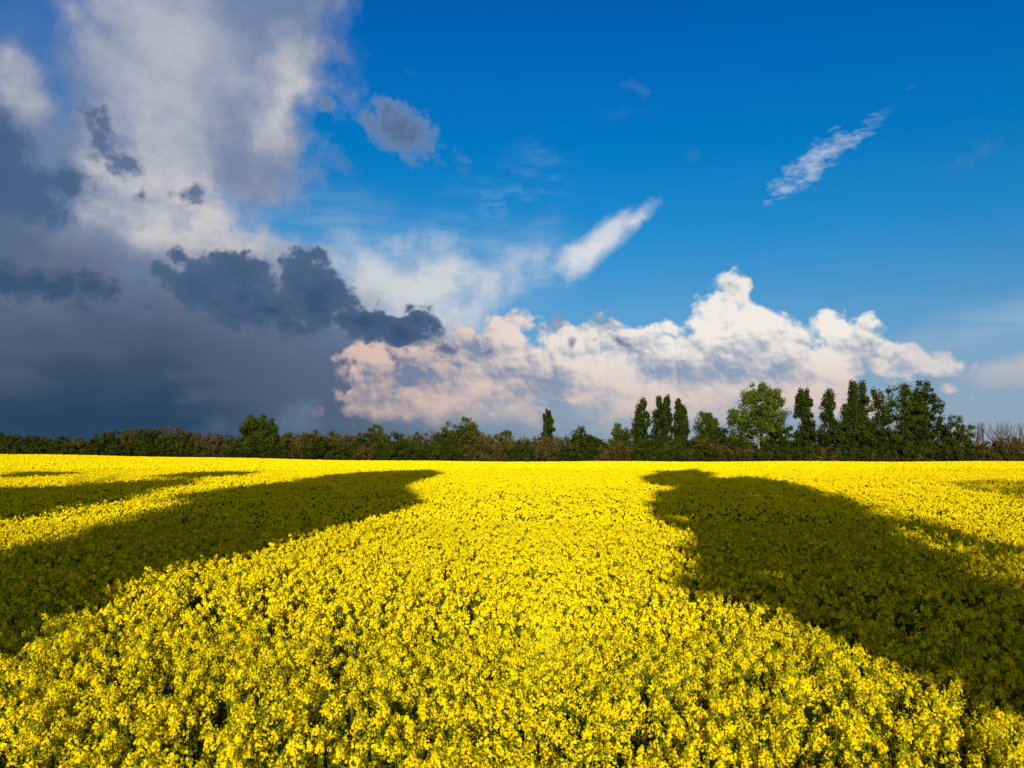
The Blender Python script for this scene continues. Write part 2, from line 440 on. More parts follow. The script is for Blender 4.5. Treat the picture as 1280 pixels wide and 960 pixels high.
def mesh_obj(name, verts, faces_n, mats, tone=None, midx=None, parent=None, smooth=False, loc=None, idx=None):
    """verts (N,3); faces_n = corners per face, corners running through verts in order unless idx is given"""
    me = bpy.data.meshes.new(name)
    V_ = np.ascontiguousarray(verts, dtype=np.float32)
    if loc is not None: V_ = V_ - np.asarray(loc, np.float32)
    if idx is None: idx = np.arange(len(V_), dtype=np.int32)
    nf = len(idx) // faces_n
    me.vertices.add(len(V_)); me.vertices.foreach_set('co', V_.ravel())
    me.loops.add(len(idx)); me.loops.foreach_set('vertex_index', idx.astype(np.int32).ravel())
    me.polygons.add(nf)
    me.polygons.foreach_set('loop_start', np.arange(0, nf * faces_n, faces_n, dtype=np.int32))
    me.polygons.foreach_set('loop_total', np.full(nf, faces_n, np.int32))
    if midx is not None: me.polygons.foreach_set('material_index', midx.astype(np.int32))
    if smooth: me.polygons.foreach_set('use_smooth', np.ones(nf, bool))
    if tone is not None:
        a = me.attributes.new('tone', 'FLOAT', 'FACE'); a.data.foreach_set('value', tone.astype(np.float32))
    for m in mats: me.materials.append(m)
    me.update()
    o = bpy.data.objects.new(name, me); COL.objects.link(o)
    if loc is not None: o.location = loc
    if parent is not None:
        o.parent = parent; o.location = (0, 0, 0) if loc is None else Vector(loc) - parent.location
    return o
def tag(o, label=None, cat=None, group=None, kind=None):
    if label: o['label'] = label
    if cat: o['category'] = cat
    if group: o['group'] = group
    if kind: o['kind'] = kind
    return o
def thing(name, label, cat, loc, group=None):
    o = bpy.data.objects.new(name, None); COL.objects.link(o); o.location = loc
    o.empty_display_size = .5
    return tag(o, label, cat, group)

def sstep(x, a, b):
    t = np.clip((x - a) / (b - a), 0, 1); return t * t * (3 - 2 * t)
def ground_h(x, y):
    """the land rises a little to the left in the distance"""
    x = np.asarray(x, float); y = np.asarray(y, float)
    h = 2.45 * sstep(-x, 0, 190) * sstep(y, 70, 250)
    h = h + .10 * np.sin(x * .11 + 1.3) * np.sin(y * .07) * sstep(y, 15, 60)
    return h
FAR = 252.0                                            # end of the rape field

# ------------------------------------------------------------------ ground sheet
soil = rough_mat('soil_and_meadow', (.020, .026, .008), (.045, .050, .016), .6, 6)
xs = np.unique(np.concatenate([np.linspace(-4000, -300, 16), np.linspace(-300, 300, 61), np.linspace(300, 4000, 16)]))
ys = np.unique(np.concatenate([np.linspace(-1500, -60, 10), np.linspace(-60, 400, 47), np.linspace(400, 6000, 18)]))
gx, gy = np.meshgrid(xs, ys)
gz = ground_h(gx, np.minimum(gy, 400)) * (1 - sstep(gy, 420, 900))
vv = np.stack([gx, gy, gz], -1).reshape(-1, 3)
i, j = np.meshgrid(np.arange(len(ys) - 1), np.arange(len(xs) - 1), indexing='ij')
a = (i * len(xs) + j).ravel()
qi = np.stack([a, a + 1, a + 1 + len(xs), a + len(xs)], -1).ravel()
tag(mesh_obj('ground', vv, 4, [soil], idx=qi, smooth=True), kind='structure')

# ------------------------------------------------------------------ rape field
petal = leafy('rape_petals', (.97, .73, .004), (1.0, .85, .006), trans=.27)
green = leafy('rape_stems_and_leaves', (.060, .085, .007), (.36, .40, .014), trans=.35)

def unit(v): return v / np.maximum(np.linalg.norm(v, axis=-1, keepdims=True), 1e-9)
def quads(c, nrm, size, spin=None, aspect=1.0, rng=RNG):
    """square-ish faces centred at c facing nrm"""
    n = len(c)
    ref = np.where(np.abs(nrm[:, 2:3]) < .9, np.array([[0, 0, 1.]]), np.array([[1., 0, 0]]))
    t = unit(np.cross(nrm, ref)); b = np.cross(nrm, t)
    ang = rng.uniform(0, 2 * np.pi, n) if spin is None else spin
    ca, sa = np.cos(ang)[:, None], np.sin(ang)[:, None]
    u = (t * ca + b * sa) * (np.asarray(size) * .5).reshape(-1, 1)
    v = (-t * sa + b * ca) * (np.asarray(size) * .5 * aspect).reshape(-1, 1)
    return np.stack([c - u - v, c + u - v, c + u + v, c - u + v], 1)       # n,4,3

def scatter(y0, y1, dens, side=.82, extra=1.5, rng=RNG):
    """random positions in the wedge in front of the viewer"""
    A = 2 * (side * (y0 + y1) / 2 + extra) * (y1 - y0)
    n = int(A * dens * 1.15)
    if y0 <= 0: n = int(8.0 * (y1 - y0) * dens)
    y = np.sqrt(rng.uniform(y0 ** 2, y1 ** 2, n)) if y0 > 0 else rng.uniform(y0, y1, n)
    w = side * np.abs(y) + extra if y0 > 0 else 4.0
    x = rng.uniform(-1, 1, n) * w
    return x, y

def patchy(x, y):
    """slow variation of plant height across the field (-1..1)"""
    return (np.sin(x * .9 + 1.7 * np.sin(y * .55)) + np.sin(y * 1.35 + 1.3 * np.sin(x * .8 + 2)) + np.sin((x + y) * .37 + 1)) / 3

P_Q, P_T, G_Q, G_T = [], [], [], []
def add_p(q, t): P_Q.append(q.reshape(-1, 4, 3)); P_T.append(t)
def add_g(q, t): G_Q.append(q.reshape(-1, 4, 3)); G_T.append(t)

def heads_for(x, y, per, spread, rng=RNG):
    """branch tips of each plant"""
    n = len(x)
    base_h = CROP - .10 + .06 * patchy(x, y) + rng.normal(0, .055, n)
    k = per
    px = np.repeat(x, k); py = np.repeat(y, k); ph = np.repeat(base_h, k)
    a = rng.uniform(0, 2 * np.pi, n * k); r = spread * np.sqrt(rng.uniform(0, 1, n * k))
    hx = px + r * np.cos(a); hy = py + r * np.sin(a)
    hz = ph - (r / spread) ** 2 * .09 - np.abs(rng.normal(0, .07, n * k)) + (rng.random(n * k) < .05) * rng.uniform(.03, .12, n * k)
    g = ground_h(hx, hy)
    return hx, hy, hz + g, px, py, g

def blossoms(hx, hy, hz, nf, fsize, r0, h0, petals, rng=RNG):
    """flowers set round the tip of each raceme: a dome of open flowers, looser below"""
    m = len(hx)
    size = rng.uniform(.75, 1.25, m)
    idx = np.repeat(np.arange(m), nf)
    keep = rng.random(m * nf) < np.repeat(rng.uniform(.55, 1.0, m), nf)
    idx = idx[keep]; n = len(idx)
    t = rng.random(n) ** .75                                  # 0 top .. 1 bottom
    a = rng.uniform(0, 2 * np.pi, n)
    rr = r0 * size[idx] * np.sin(np.clip(.25 + t * 1.5, 0, 1.75)) * rng.uniform(.7, 1.12, n)
    lean = rng.normal(0, .16, (m, 2))
    c = np.stack([hx[idx] + rr * np.cos(a) - lean[idx, 0] * t * h0, hy[idx] + rr * np.sin(a) - lean[idx, 1] * t * h0,
                  hz[idx] - t * h0 * size[idx]], -1)
    out = np.stack([np.cos(a), np.sin(a), 1.15 - t * 1.0], -1)
    out = unit(out + rng.normal(0, .35, (n, 3)))
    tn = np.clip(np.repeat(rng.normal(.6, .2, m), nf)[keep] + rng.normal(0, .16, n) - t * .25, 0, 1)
    if petals == 4:
        s = fsize * rng.uniform(.8, 1.15, n)
        ref = unit(np.cross(out, rng.normal(0, 1, (n, 3)))); b = np.cross(out, ref)
        for k in range(4):
            th = k * np.pi / 2 + rng.normal(0, .12, n)
            d = ref * np.cos(th)[:, None] + b * np.sin(th)[:, None]
            e = np.cross(out, d)
            lift = out * rng.uniform(-.1, .45, n)[:, None]
            S_ = s[:, None]
            tip = c + (d + lift) * S_ * .62
            q = np.stack([c, c + (d * .62 + lift * .7) * S_ * .6 - e * S_ * .26, tip, c + (d * .62 + lift * .7) * S_ * .6 + e * S_ * .26], 1)
            add_p(q, np.clip(tn + rng.normal(0, .08, n), 0, 1))
    else:
        add_p(quads(c, out, fsize * rng.uniform(.75, 1.2, n), aspect=.9), tn)
    return size

def strip(p0, p1, w, rng=RNG):
    d = unit(p1 - p0); s = np.cross(d, unit(rng.normal(0, 1, d.shape) * [1, 1, .05])); s = unit(s) * (np.asarray(w) * .5).reshape(-1, 1)
    return np.stack([p0 - s, p0 + s, p1 + s * .6, p1 - s * .6], 1)

# band 1: the plants at the viewer's feet, petal by petal
def band_near(y0, y1, dens, nf, fs, petals, stems=True, side=.95):
    x, y = scatter(y0, y1, dens, side=side)
    ok = (np.hypot(x, y) > .75)
    x, y = x[ok], y[ok]
    k = 5
    hx, hy, hz, px, py, g = heads_for(x, y, k, .14)
    blossoms(hx, hy, hz, nf, fs, .029, .062, petals)
    m = len(hx)
    tipc = np.stack([hx, hy, hz], -1)
    # unopened buds on top
    nb = 3 if petals == 4 else 1
    for _ in range(nb):
        c = tipc + RNG.normal(0, .005, (m, 3)) + [0, 0, .008]
        add_g(quads(c, unit(RNG.normal(0, 1, (m, 3)) + [0, -.5, .5]), .010 if nb == 3 else .016), RNG.uniform(.75, 1.0, m))
    # young pods and flower stalks below the blossom
    for _ in range(5 if petals == 4 else 3):
        a = RNG.uniform(0, 2 * np.pi, m); z0 = RNG.uniform(.05, .17, m)
        p0 = tipc - np.stack([0 * a, 0 * a, z0], -1)
        p1 = p0 + np.stack([np.cos(a) * .034, np.sin(a) * .034, RNG.uniform(.008, .03, m)], -1)
        add_g(strip(p0, p1, .0035 if petals == 4 else .006), RNG.uniform(.35, .9, m))
    # branch and stem
    knee = np.stack([px + (hx - px) * .45, py + (hy - py) * .45, hz - .34 - RNG.uniform(0, .1, m)], -1)
    root = np.stack([px, py, g + .35], -1)
    w = .005 if petals == 4 else .007
    add_g(strip(tipc, knee, w), RNG.uniform(.35, .85, m)); add_g(strip(tipc, knee, w), RNG.uniform(.35, .85, m))
    add_g(strip(knee, root, w * 1.5), RNG.uniform(.1, .5, m))
    # leaves
    for _ in range(4):
        a = RNG.uniform(0, 2 * np.pi, m); zz = RNG.uniform(.14, .6, m)
        f = RNG.uniform(0, 1, m)
        c = np.stack([px + (hx - px) * (1 - zz) + .03 * np.cos(a), py + (hy - py) * (1 - zz) + .03 * np.sin(a), hz - zz], -1)
        nn = unit(np.stack([np.cos(a), np.sin(a), RNG.uniform(.1, 1.2, m)], -1))
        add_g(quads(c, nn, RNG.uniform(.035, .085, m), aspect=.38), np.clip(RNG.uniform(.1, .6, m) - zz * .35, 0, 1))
    return m

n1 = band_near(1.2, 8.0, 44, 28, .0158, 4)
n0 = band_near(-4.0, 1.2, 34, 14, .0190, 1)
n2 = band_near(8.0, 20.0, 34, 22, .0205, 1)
def band_mid(y0, y1, dens, nf, fs, leaves, side=.92):
    x, y = scatter(y0, y1, dens, side=side)
    hx, hy, hz, px, py, g = heads_for(x, y, 4, .16)
    blossoms(hx, hy, hz, nf, fs, .034, .07, 1)
    m = len(hx)
    for _ in range(leaves):
        a = RNG.uniform(0, 2 * np.pi, m); zz = RNG.uniform(.10, .45, m)
        c = np.stack([hx + .05 * np.cos(a), hy + .05 * np.sin(a), hz - zz], -1)
        nn = unit(np.stack([np.cos(a), np.sin(a) - .3, RNG.uniform(0, .8, m)], -1))
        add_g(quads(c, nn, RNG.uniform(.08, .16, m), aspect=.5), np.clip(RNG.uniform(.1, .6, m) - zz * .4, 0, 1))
    return m
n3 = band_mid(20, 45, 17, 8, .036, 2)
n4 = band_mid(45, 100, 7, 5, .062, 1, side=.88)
def band_far(y0, y1, dens, size, side=.86):
    x, y = scatter(y0, y1, dens, side=side)
    n = len(x)
    z = CROP - .12 + .06 * patchy(x, y) + RNG.normal(0, .06, n) + ground_h(x, y)
    c = np.stack([x, y, z], -1)
    a = RNG.uniform(0, 2 * np.pi, n)
    for k in range(2):
        nn = unit(np.stack([np.cos(a + k * 2.2), np.sin(a + k * 2.2) - .4, RNG.uniform(.2, 1.3, n)], -1))
        add_p(quads(c + RNG.normal(0, .04, (n, 3)), nn, size * RNG.uniform(.7, 1.2, n)), np.clip(RNG.normal(.55, .2, n), 0, 1))
    return n
n5 = band_far(100, FAR, 6, .17)

field = None
if P_Q:
    PQ = np.concatenate(P_Q); GQ = np.concatenate(G_Q)
    TN = np.concatenate(P_T + G_T)
    allq = np.concatenate([PQ, GQ]).reshape(-1, 3)
    mi = np.concatenate([np.zeros(len(PQ)), np.ones(len(GQ))])
    field = mesh_obj('rapeseed_crop', allq, 4, [petal, green], tone=TN, midx=mi)
    tag(field, 'dense yellow rapeseed crop in full bloom covering the whole field', 'rapeseed crop', kind='stuff')
    del PQ, GQ, TN, allq, mi
# ------------------------------------------------------------------ trees
bark = rough_mat('bark', (.05, .042, .032), (.13, .11, .085), 3.0, 5, bump=.3, stretchz=.3)
pale_bark = rough_mat('pale_bark', (.10, .095, .07), (.26, .235, .18), 1.2, 5, bump=.3, stretchz=.4)
twig = rough_mat('bare_twigs', (.035, .026, .014), (.085, .062, .034), .8, 4)
twig_grey = rough_mat('grey_twigs', (.055, .042, .032), (.11, .085, .065), .8, 4)
L_DARK = leafy('poplar_leaves', (.007, .014, .003), (.054, .072, .008), trans=.2, noise_scale=.35)
L_MID = leafy('tree_leaves', (.009, .018, .002), (.082, .110, .008), trans=.25, noise_scale=.3)
L_PALE = leafy('pale_tree_leaves', (.016, .030, .004), (.150, .195, .020), trans=.3, noise_scale=.3)
L_OLIVE = leafy('yellow_green_leaves', (.018, .028, .004), (.110, .120, .015), trans=.3, noise_scale=.3)
B_BROWN = leafy('budding_bush', (.020, .017, .005), (.130, .100, .024), trans=.2, noise_scale=.25)
B_GREEN = leafy('green_bush', (.008, .014, .002), (.066, .082, .009), trans=.25, noise_scale=.25)
B_OLIVE = leafy('olive_bush', (.013, .016, .003), (.100, .096, .014), trans=.25, noise_scale=.25)

def tube(pts, rad, sides=7):
    """tapered limb along a polyline -> quads"""
    pts = np.asarray(pts, float); n = len(pts)
    d = np.gradient(pts, axis=0); d = unit(d)
    ref = np.array([1., 0, 0]) if abs(d[0][0]) < .8 else np.array([0, 1., 0])
    a = unit(np.cross(d, ref)); b = np.cross(d, a)
    th = np.linspace(0, 2 * np.pi, sides + 1)
    ring = pts[:, None] + (a[:, None] * np.cos(th)[None, :, None] + b[:, None] * np.sin(th)[None, :, None]) * np.asarray(rad)[:, None, None]
    q = np.stack([ring[:-1, :-1], ring[:-1, 1:], ring[1:, 1:], ring[1:, :-1]], 2)
    return q.reshape(-1, 4, 3)
def limb(p0, p1, r0, r1, bend=.08, seg=6, rng=RNG):
    p0 = np.asarray(p0, float); p1 = np.asarray(p1, float)
    t = np.linspace(0, 1, seg + 1)[:, None]
    L_ = np.linalg.norm(p1 - p0)
    off = rng.normal(0, bend * L_, 3); off2 = rng.normal(0, bend * L_ * .4, 3)
    p = p0 + (p1 - p0) * t + off * np.sin(np.pi * t) + off2 * np.sin(2 * np.pi * t)
    p[:, 2] += 0
    return tube(p, r0 + (r1 - r0) * t[:, 0] ** .8, 6 if r0 < .12 else 8), p

def leaf_mass(centers, radii, per, size, up=.4, rng=RNG, tone0=.5, zsq=1.0):
    """leaf sprays clustered round clump centres; outer and upper ones lighter"""
    m = len(centers)
    idx = np.repeat(np.arange(m), per); n = len(idx)
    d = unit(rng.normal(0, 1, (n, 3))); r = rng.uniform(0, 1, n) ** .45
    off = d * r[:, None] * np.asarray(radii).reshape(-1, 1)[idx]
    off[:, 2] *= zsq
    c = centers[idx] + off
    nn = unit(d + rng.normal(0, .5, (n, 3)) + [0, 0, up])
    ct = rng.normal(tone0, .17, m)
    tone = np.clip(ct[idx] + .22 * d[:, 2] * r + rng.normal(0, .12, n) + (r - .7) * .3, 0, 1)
    return quads(c, nn, size * rng.uniform(.6, 1.3, n), aspect=.75), tone

def fill_lobes(lb, n, rng=RNG, shell=.55):
    """clump centres inside ellipsoids (cx, cy, cz, rx, ry, rz), most of them towards the outside"""
    vol = np.array([l[3] * l[5] for l in lb]); pick = rng.choice(len(lb), n, p=vol / vol.sum())
    L_ = np.array(lb)[pick]
    d = unit(rng.normal(0, 1, (n, 3))); r = rng.uniform(0, 1, n) ** (.33 if shell is None else (1 - shell) * .6)
    return L_[:, :3] + d * r[:, None] * L_[:, 3:]

def build_tree(name, label, cat, base, lb, leafmat, barkmat=None, trunk=None, limbs=8, n_clump=70, per=60, cr=1.1, lsize=.42,
               group=None, zsq=1.0, r0=.35, fork=.35, shell=.5, rng=RNG, dense=1.0):
    """thing > trunk, crown. lb are crown lobes relative to the foot of the tree"""
    base = np.asarray(base, float)
    t = thing(name, label, cat, tuple(base), group)
    lb = [tuple(l) for l in lb]; n_clump = int(n_clump * dense)
    cc = fill_lobes(lb, n_clump, rng, shell)
    top = max(l[2] + l[5] for l in lb); low = min(l[2] - l[5] for l in lb)
    Q, T = leaf_mass(cc, cr * rng.uniform(.6, 1.35, n_clump), per, lsize, rng=rng, zsq=zsq)
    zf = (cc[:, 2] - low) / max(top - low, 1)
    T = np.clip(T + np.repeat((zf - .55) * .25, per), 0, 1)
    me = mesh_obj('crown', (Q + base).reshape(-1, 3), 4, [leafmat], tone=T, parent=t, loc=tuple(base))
    # trunk with limbs reaching to the clumps
    mx = np.mean([l[0] for l in lb]); my = np.mean([l[1] for l in lb])
    fz = low + (top - low) * fork if trunk is None else trunk
    qs = []
    q, p = limb((0, 0, -.2), (mx * .4, my * .4, fz), r0, r0 * .7, .02, rng=rng); qs.append(q)
    q, p2 = limb(p[-1], (mx, my, top * .9), r0 * .7, r0 * .12, .03, rng=rng); qs.append(q)
    for k in rng.choice(len(cc), min(limbs, len(cc)), replace=False):
        s = p2[rng.integers(0, 3)] if rng.random() < .75 else p[-1]
        if cc[k][2] < s[2] * .8: s = p[-1]
        q, _ = limb(s, cc[k], r0 * rng.uniform(.25, .42), r0 * .06, .07, rng=rng); qs.append(q)
    mesh_obj('trunk', (np.concatenate(qs) + base).reshape(-1, 3), 4, [barkmat or bark], parent=t, loc=tuple(base), smooth=True)
    return t

def at(px, py, Y):
    d = ray(px, py); k = Y / d.y
    return d.x * k, CAM_Z + d.z * k
def foot(px, Y):
    x, _ = at(px, 577, Y); return (x, Y, float(ground_h(x, Y)))
def mw(wpx, Y): return wpx * Y / 1000.0

def poplar(px, top, w, Y, label, spires=((0, 1.0, 1.0),), leafmat=None, low=.10, group=None):
    b = foot(px, Y); _, zt = at(px, top, Y); H = zt - b[2]
    W = mw(w, Y); lb = []
    for dx, hf, wf in spires:
        h = H * hf; x = dx * W; r = W * .5 * wf
        for f, rf in ((.14, .66), (.26, .88), (.39, 1.0), (.52, 1.0), (.65, .96), (.77, .84), (.87, .64), (.945, .38)):
            lb.append((x + RNG.normal(0, r * .10), RNG.normal(0, r * .1), h * f, r * rf * RNG.uniform(.8, 1.05), r * rf * .9, h * .075))
    return build_tree('poplar', label, 'poplar', b, lb, leafmat or L_DARK, limbs=6, n_clump=int(26 * len(lb) ** .9), per=44,
                      cr=max(.55, W * .13), lsize=.42, zsq=1.7, r0=.3, group=group, shell=.5, trunk=H * .12)

# the tall trees in the belt, measured from the left
poplar(685, 511, 17, 262, 'small lone poplar rising from the hedge, well left of the other poplars')
poplar(803, 502, 24, 262, 'plump blunt dark poplar, leftmost of the group of three')
poplar(830, 496, 25, 262, 'tallest dark poplar of the group of three, with a twin pointed top', spires=((-.14, .97, .8), (.16, 1.0, .7)))
poplar(852, 501, 19, 263, 'slim dark poplar at the right end of the group of three', spires=((-.15, 1.0, .8), (.22, .96, .7)))
poplar(1007, 485, 24, 262, 'dark poplar just right of the big pale tree', spires=((-.1, 1, .85), (.2, .96, .8)))
poplar(1039, 486, 24, 262, 'tapering dark poplar between two other poplars right of the pale tree')
poplar(1071, 477, 30, 261, 'tallest dark poplar, with a twin narrow top, beside the broad dark tree', spires=((-.02, 1.0, .62), (.34, .985, .42), (-.40, .72, .55)))

def tree(px, top, w, Y, label, shape, leafmat, cat='tree', name='broadleaf_tree', **kw):
    """shape: lobes in photograph-like units: (dx, height fraction of centre, rx, rz fraction of H)"""
    b = foot(px, Y); _, zt = at(px, top, Y); H = zt - b[2]; W = mw(w, Y)
    lb = [(dx * W, RNG.normal(0, W * .08), fz * H, rx * W, rx * W * .9, rz * H) for dx, fz, rx, rz in shape]
    return build_tree(name, label, cat, b, lb, leafmat, **{'dense': 1.75, **kw})
R1 = [(0, .62, .42, .36), (-.2, .5, .26, .28), (.22, .5, .26, .30), (0, .3, .4, .2)]
tree(322, 517, 54, 259, 'large round dense green tree rising above the hedge at the left',
     [(0, .66, .38, .31), (-.18, .52, .30, .30), (.20, .55, .28, .32), (0, .32, .44, .24), (-.2, .2, .3, .15), (.2, .2, .3, .15)], L_MID, n_clump=150, per=62, cr=1.5, limbs=8)
tree(470, 528, 26, 266, 'small rounded green treetop just right of the round tree', R1, L_MID, n_clump=55, per=50, cr=1.0)
tree(563, 527, 30, 266, 'lower left treetop of the dark green pair above the hedge', R1, L_MID, n_clump=55, per=50, cr=1.1)
tree(586, 518, 34, 267, 'taller right treetop of the dark green pair above the hedge', R1, L_MID, n_clump=70, per=50, cr=1.2)
tree(632, 534, 20, 265, 'thin olive treetop just right of the dark green pair', R1, L_OLIVE, n_clump=26, per=40, cr=.9)
tree(730, 533, 36, 258, 'dark rounded tree in the hedge between the lone poplar and the olive tree', [(0, .66, .42, .33), (-.15, .4, .4, .3), (.2, .45, .35, .3)], L_DARK, n_clump=80, per=50, cr=1.2)
tree(777, 529, 32, 261, 'light olive rounded tree just left of the group of three poplars', [(0, .7, .38, .29), (0, .4, .45, .3)], L_OLIVE, n_clump=60, per=48, cr=1.2)
tree(886, 515, 38, 262, 'rounded dark green tree between the three poplars and the big pale tree', [(-.08, .74, .36, .25), (.18, .62, .34, .25), (0, .4, .48, .3)], L_MID, n_clump=90, per=50, cr=1.2)
tree(876, 545, 40, 256, 'low olive shrub-like tree below the rounded dark tree', [(0, .55, .45, .42), (.3, .5, .3, .35)], B_OLIVE, n_clump=50, per=50, cr=1.1)
tree(950, 478, 72, 256, 'big light green spreading tree with a pale forked trunk',
     [(0.02, .86, .26, .13), (-.16, .82, .18, .11), (.0, .58, .30, .14), (.24, .80, .20, .13), (.08, .68, .30, .14), (-.22, .62, .22, .12), (-.38, .60, .14, .08), (.38, .62, .16, .08),
      (-.36, .46, .20, .10), (-.10, .48, .30, .12), (.24, .50, .24, .12), (-.40, .34, .13, .08), (.02, .36, .18, .08)], L_PALE, barkmat=pale_bark,
     n_clump=150, per=60, cr=1.3, lsize=.40, dense=2.3, limbs=16, r0=.45, trunk=8.0)
tree(1118, 480, 84, 259, 'broad dark spreading tree with gaps in its crown, in the right-hand group',
     [(-.02, .84, .22, .13), (-.22, .80, .20, .13), (-.10, .66, .26, .14), (-.36, .38, .2, .14), (-.38, .66, .14, .11), (.16, .86, .16, .12), (-.30, .50, .20, .12), (.30, .72, .22, .22), (.36, .52, .22, .22), (.06, .58, .2, .13),
      (-.12, .34, .32, .16), (.22, .30, .34, .22), (-.30, .25, .25, .2)], L_MID, n_clump=185, per=56, cr=1.35, dense=1.5, limbs=16, r0=.5, trunk=6.5)
tree(1152, 472, 52, 263, 'dark tree with a small bushy top, right beside the broad dark tree',
     [(.12, .93, .16, .06), (.10, .80, .26, .12), (-.25, .84, .12, .08), (.16, .64, .36, .16), (-.1, .66, .34, .16), (.18, .46, .40, .16), (-.12, .44, .42, .16), (.05, .24, .5, .18)], L_DARK, n_clump=170, per=56, cr=1.15, limbs=8, r0=.45, trunk=5)
tree(1198, 513, 46, 259, 'yellow-green small-leaved tree at the right end of the tall trees', [(0, .80, .16, .18), (-.15, .60, .28, .22), (.22, .55, .26, .20), (0, .32, .48, .26)],
     L_OLIVE, barkmat=pale_bark, n_clump=95, per=44, cr=1.1, lsize=.38, limbs=10, trunk=3.5)
tree(985, 528, 26, 258, 'dark green understorey tree beside the trunk of the big pale tree', [(0, .6, .5, .38), (0, .3, .5, .28)], L_DARK, n_clump=50, per=50, cr=1.1)
for px, tp in ((1024, 530), (1056, 526), (1090, 536)):
    tree(px, tp, 32, 258, {1024: 'dark understorey tree left of the tapering poplar', 1056: 'dark understorey tree between the tapering poplar and the twin-topped poplar',
                           1090: 'dark understorey tree below the left side of the broad dark tree'}[px],
         [(0, .62, .5, .36), (0, .3, .55, .3)], L_DARK, n_clump=60, per=50, cr=1.1)
for px, tp, wd, lb_ in ((905, 536, 40, 'dark tree between the rounded dark tree and the big pale tree'), (968, 532, 34, 'dark tree filling the gap right of the pale trunk'),
                        (1146, 520, 50, 'dark green tree below the small bushy top'), (1180, 532, 40, 'dark green tree left of the yellow-green tree'),
                        (818, 540, 44, 'low dark tree at the foot of the group of three poplars'), (850, 546, 34, 'low dark tree right of the group of three poplars'),
                        (1108, 508, 46, 'dark green tree filling the middle of the broad dark tree')):
    tree(px, tp, wd, 260.5, lb_, [(0, .62, .46, .36), (-.15, .35, .45, .28), (.2, .3, .4, .28)], L_DARK, n_clump=70, per=50, cr=1.2)
tree(925, 540, 40, 263, 'dark green tree behind the foot of the big pale tree', [(0, .6, .5, .38), (.2, .3, .6, .3)], L_DARK, n_clump=60, per=50, cr=1.2)

# ---- the hedge: bushes one by one, two ranks deep
MARKS = [(-400, 'the left edge of the view'), (322, 'the large round tree'), (470, 'the small rounded treetop'), (575, 'the dark green pair of treetops'),
         (685, 'the lone poplar'), (777, 'the light olive tree'), (830, 'the group of three poplars'), (950, 'the big pale tree'), (1039, 'the tapering poplar'),
         (1118, 'the broad dark tree'), (1198, 'the yellow-green tree')]
ORD = ['first', 'second', 'third', 'fourth', 'fifth', 'sixth', 'seventh', 'eighth', 'ninth', 'tenth', 'eleventh', 'twelfth', 'thirteenth', 'fourteenth', 'fifteenth', 'sixteenth', 'seventeenth', 'eighteenth', 'nineteenth', 'twentieth'] + ['twenty-' + w for w in ('first', 'second', 'third', 'fourth', 'fifth', 'sixth', 'seventh', 'eighth', 'ninth')] + ['thirtieth']
profile = [(-400, 546), (0, 543), (40, 545), (70, 549), (100, 550), (128, 541), (170, 535), (205, 533), (240, 541), (280, 545), (345, 546), (395, 536), (430, 543), (480, 541),
           (530, 540), (560, 544), (600, 541), (640, 550), (665, 548), (700, 545), (760, 549), (860, 553), (1000, 555), (1200, 552), (1232, 549), (1280, 549), (1700, 548)]
count = {}
def bush(px, top, w, Y, kind, rank):
    mt = {'brown': B_BROWN, 'green': B_GREEN, 'olive': B_OLIVE}[kind]
    b = foot(px, Y); _, zt = at(px, top, Y); H = max(zt - b[2], 1.5); W = mw(w, Y)
    lb = [(RNG.normal(0, W * .06), 0, H * .58, W * .48, W * .4, H * .36), (-W * .25, 0, H * .42, W * .3, W * .3, H * .34), (W * .25, 0, H * .42, W * .3, W * .3, H * .34), (0, 0, H * .2, W * .55, W * .4, H * .2)]
    n = int(W * H * 1.25) + 14
    cc = fill_lobes(lb, n, RNG, .45)
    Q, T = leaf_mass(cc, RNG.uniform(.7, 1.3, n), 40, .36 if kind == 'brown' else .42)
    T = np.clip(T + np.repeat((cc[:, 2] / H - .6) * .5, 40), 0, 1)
    ns = 26 if kind == 'brown' else 8
    st = []
    for _ in range(ns):
        a = RNG.normal(0, W * .38); tip = np.array([a * 1.15, RNG.normal(0, 1), H * RNG.uniform(.8, 1.06) * (1 - .45 * min(1, abs(a) / (W * .6)) ** 2)])
        st.append(strip(np.array([[a * .4, tip[1], H * .1]]), tip[None], np.array([.16])))
    st = np.concatenate(st)
    q = np.concatenate([Q, st]); mi = np.r_[np.zeros(len(Q)), np.ones(len(st))]
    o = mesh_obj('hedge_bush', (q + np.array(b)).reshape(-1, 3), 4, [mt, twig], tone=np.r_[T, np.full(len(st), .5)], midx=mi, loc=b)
    mk = [m for m in MARKS if m[0] <= px][-1]
    word = {'brown': 'brown bare', 'green': 'dark green', 'olive': 'olive'}[kind]
    hw = 'tall rear' if rank == 'back' else 'low front'
    c = count.get((mk[0], kind, rank), 0); count[(mk[0], kind, rank)] = c + 1
    tag(o, f"{hw} {word} hedge bush, {ORD[c]} right of {mk[1]}", 'bush', 'bushes of the hedge along the far field edge')
px = -330.0
pp = np.array(profile, float)
while px < 1660:
    w = RNG.uniform(27, 40)
    top = np.interp(px, pp[:, 0], pp[:, 1]) - 4 + RNG.uniform(-1.5, 3.0)
    brown = (110 < px < 290) or (365 < px < 450) or (495 < px < 545) or (600 < px < 660) or (px > 1215) or (690 < px < 715)
    kind = 'brown' if (brown and RNG.random() < .85) or RNG.random() < .12 else ('olive' if RNG.random() < .4 else 'green')
    bush(px, top, w, RNG.uniform(258, 263), kind, 'back')
    px += w * RNG.uniform(.50, .62)
px = -320.0
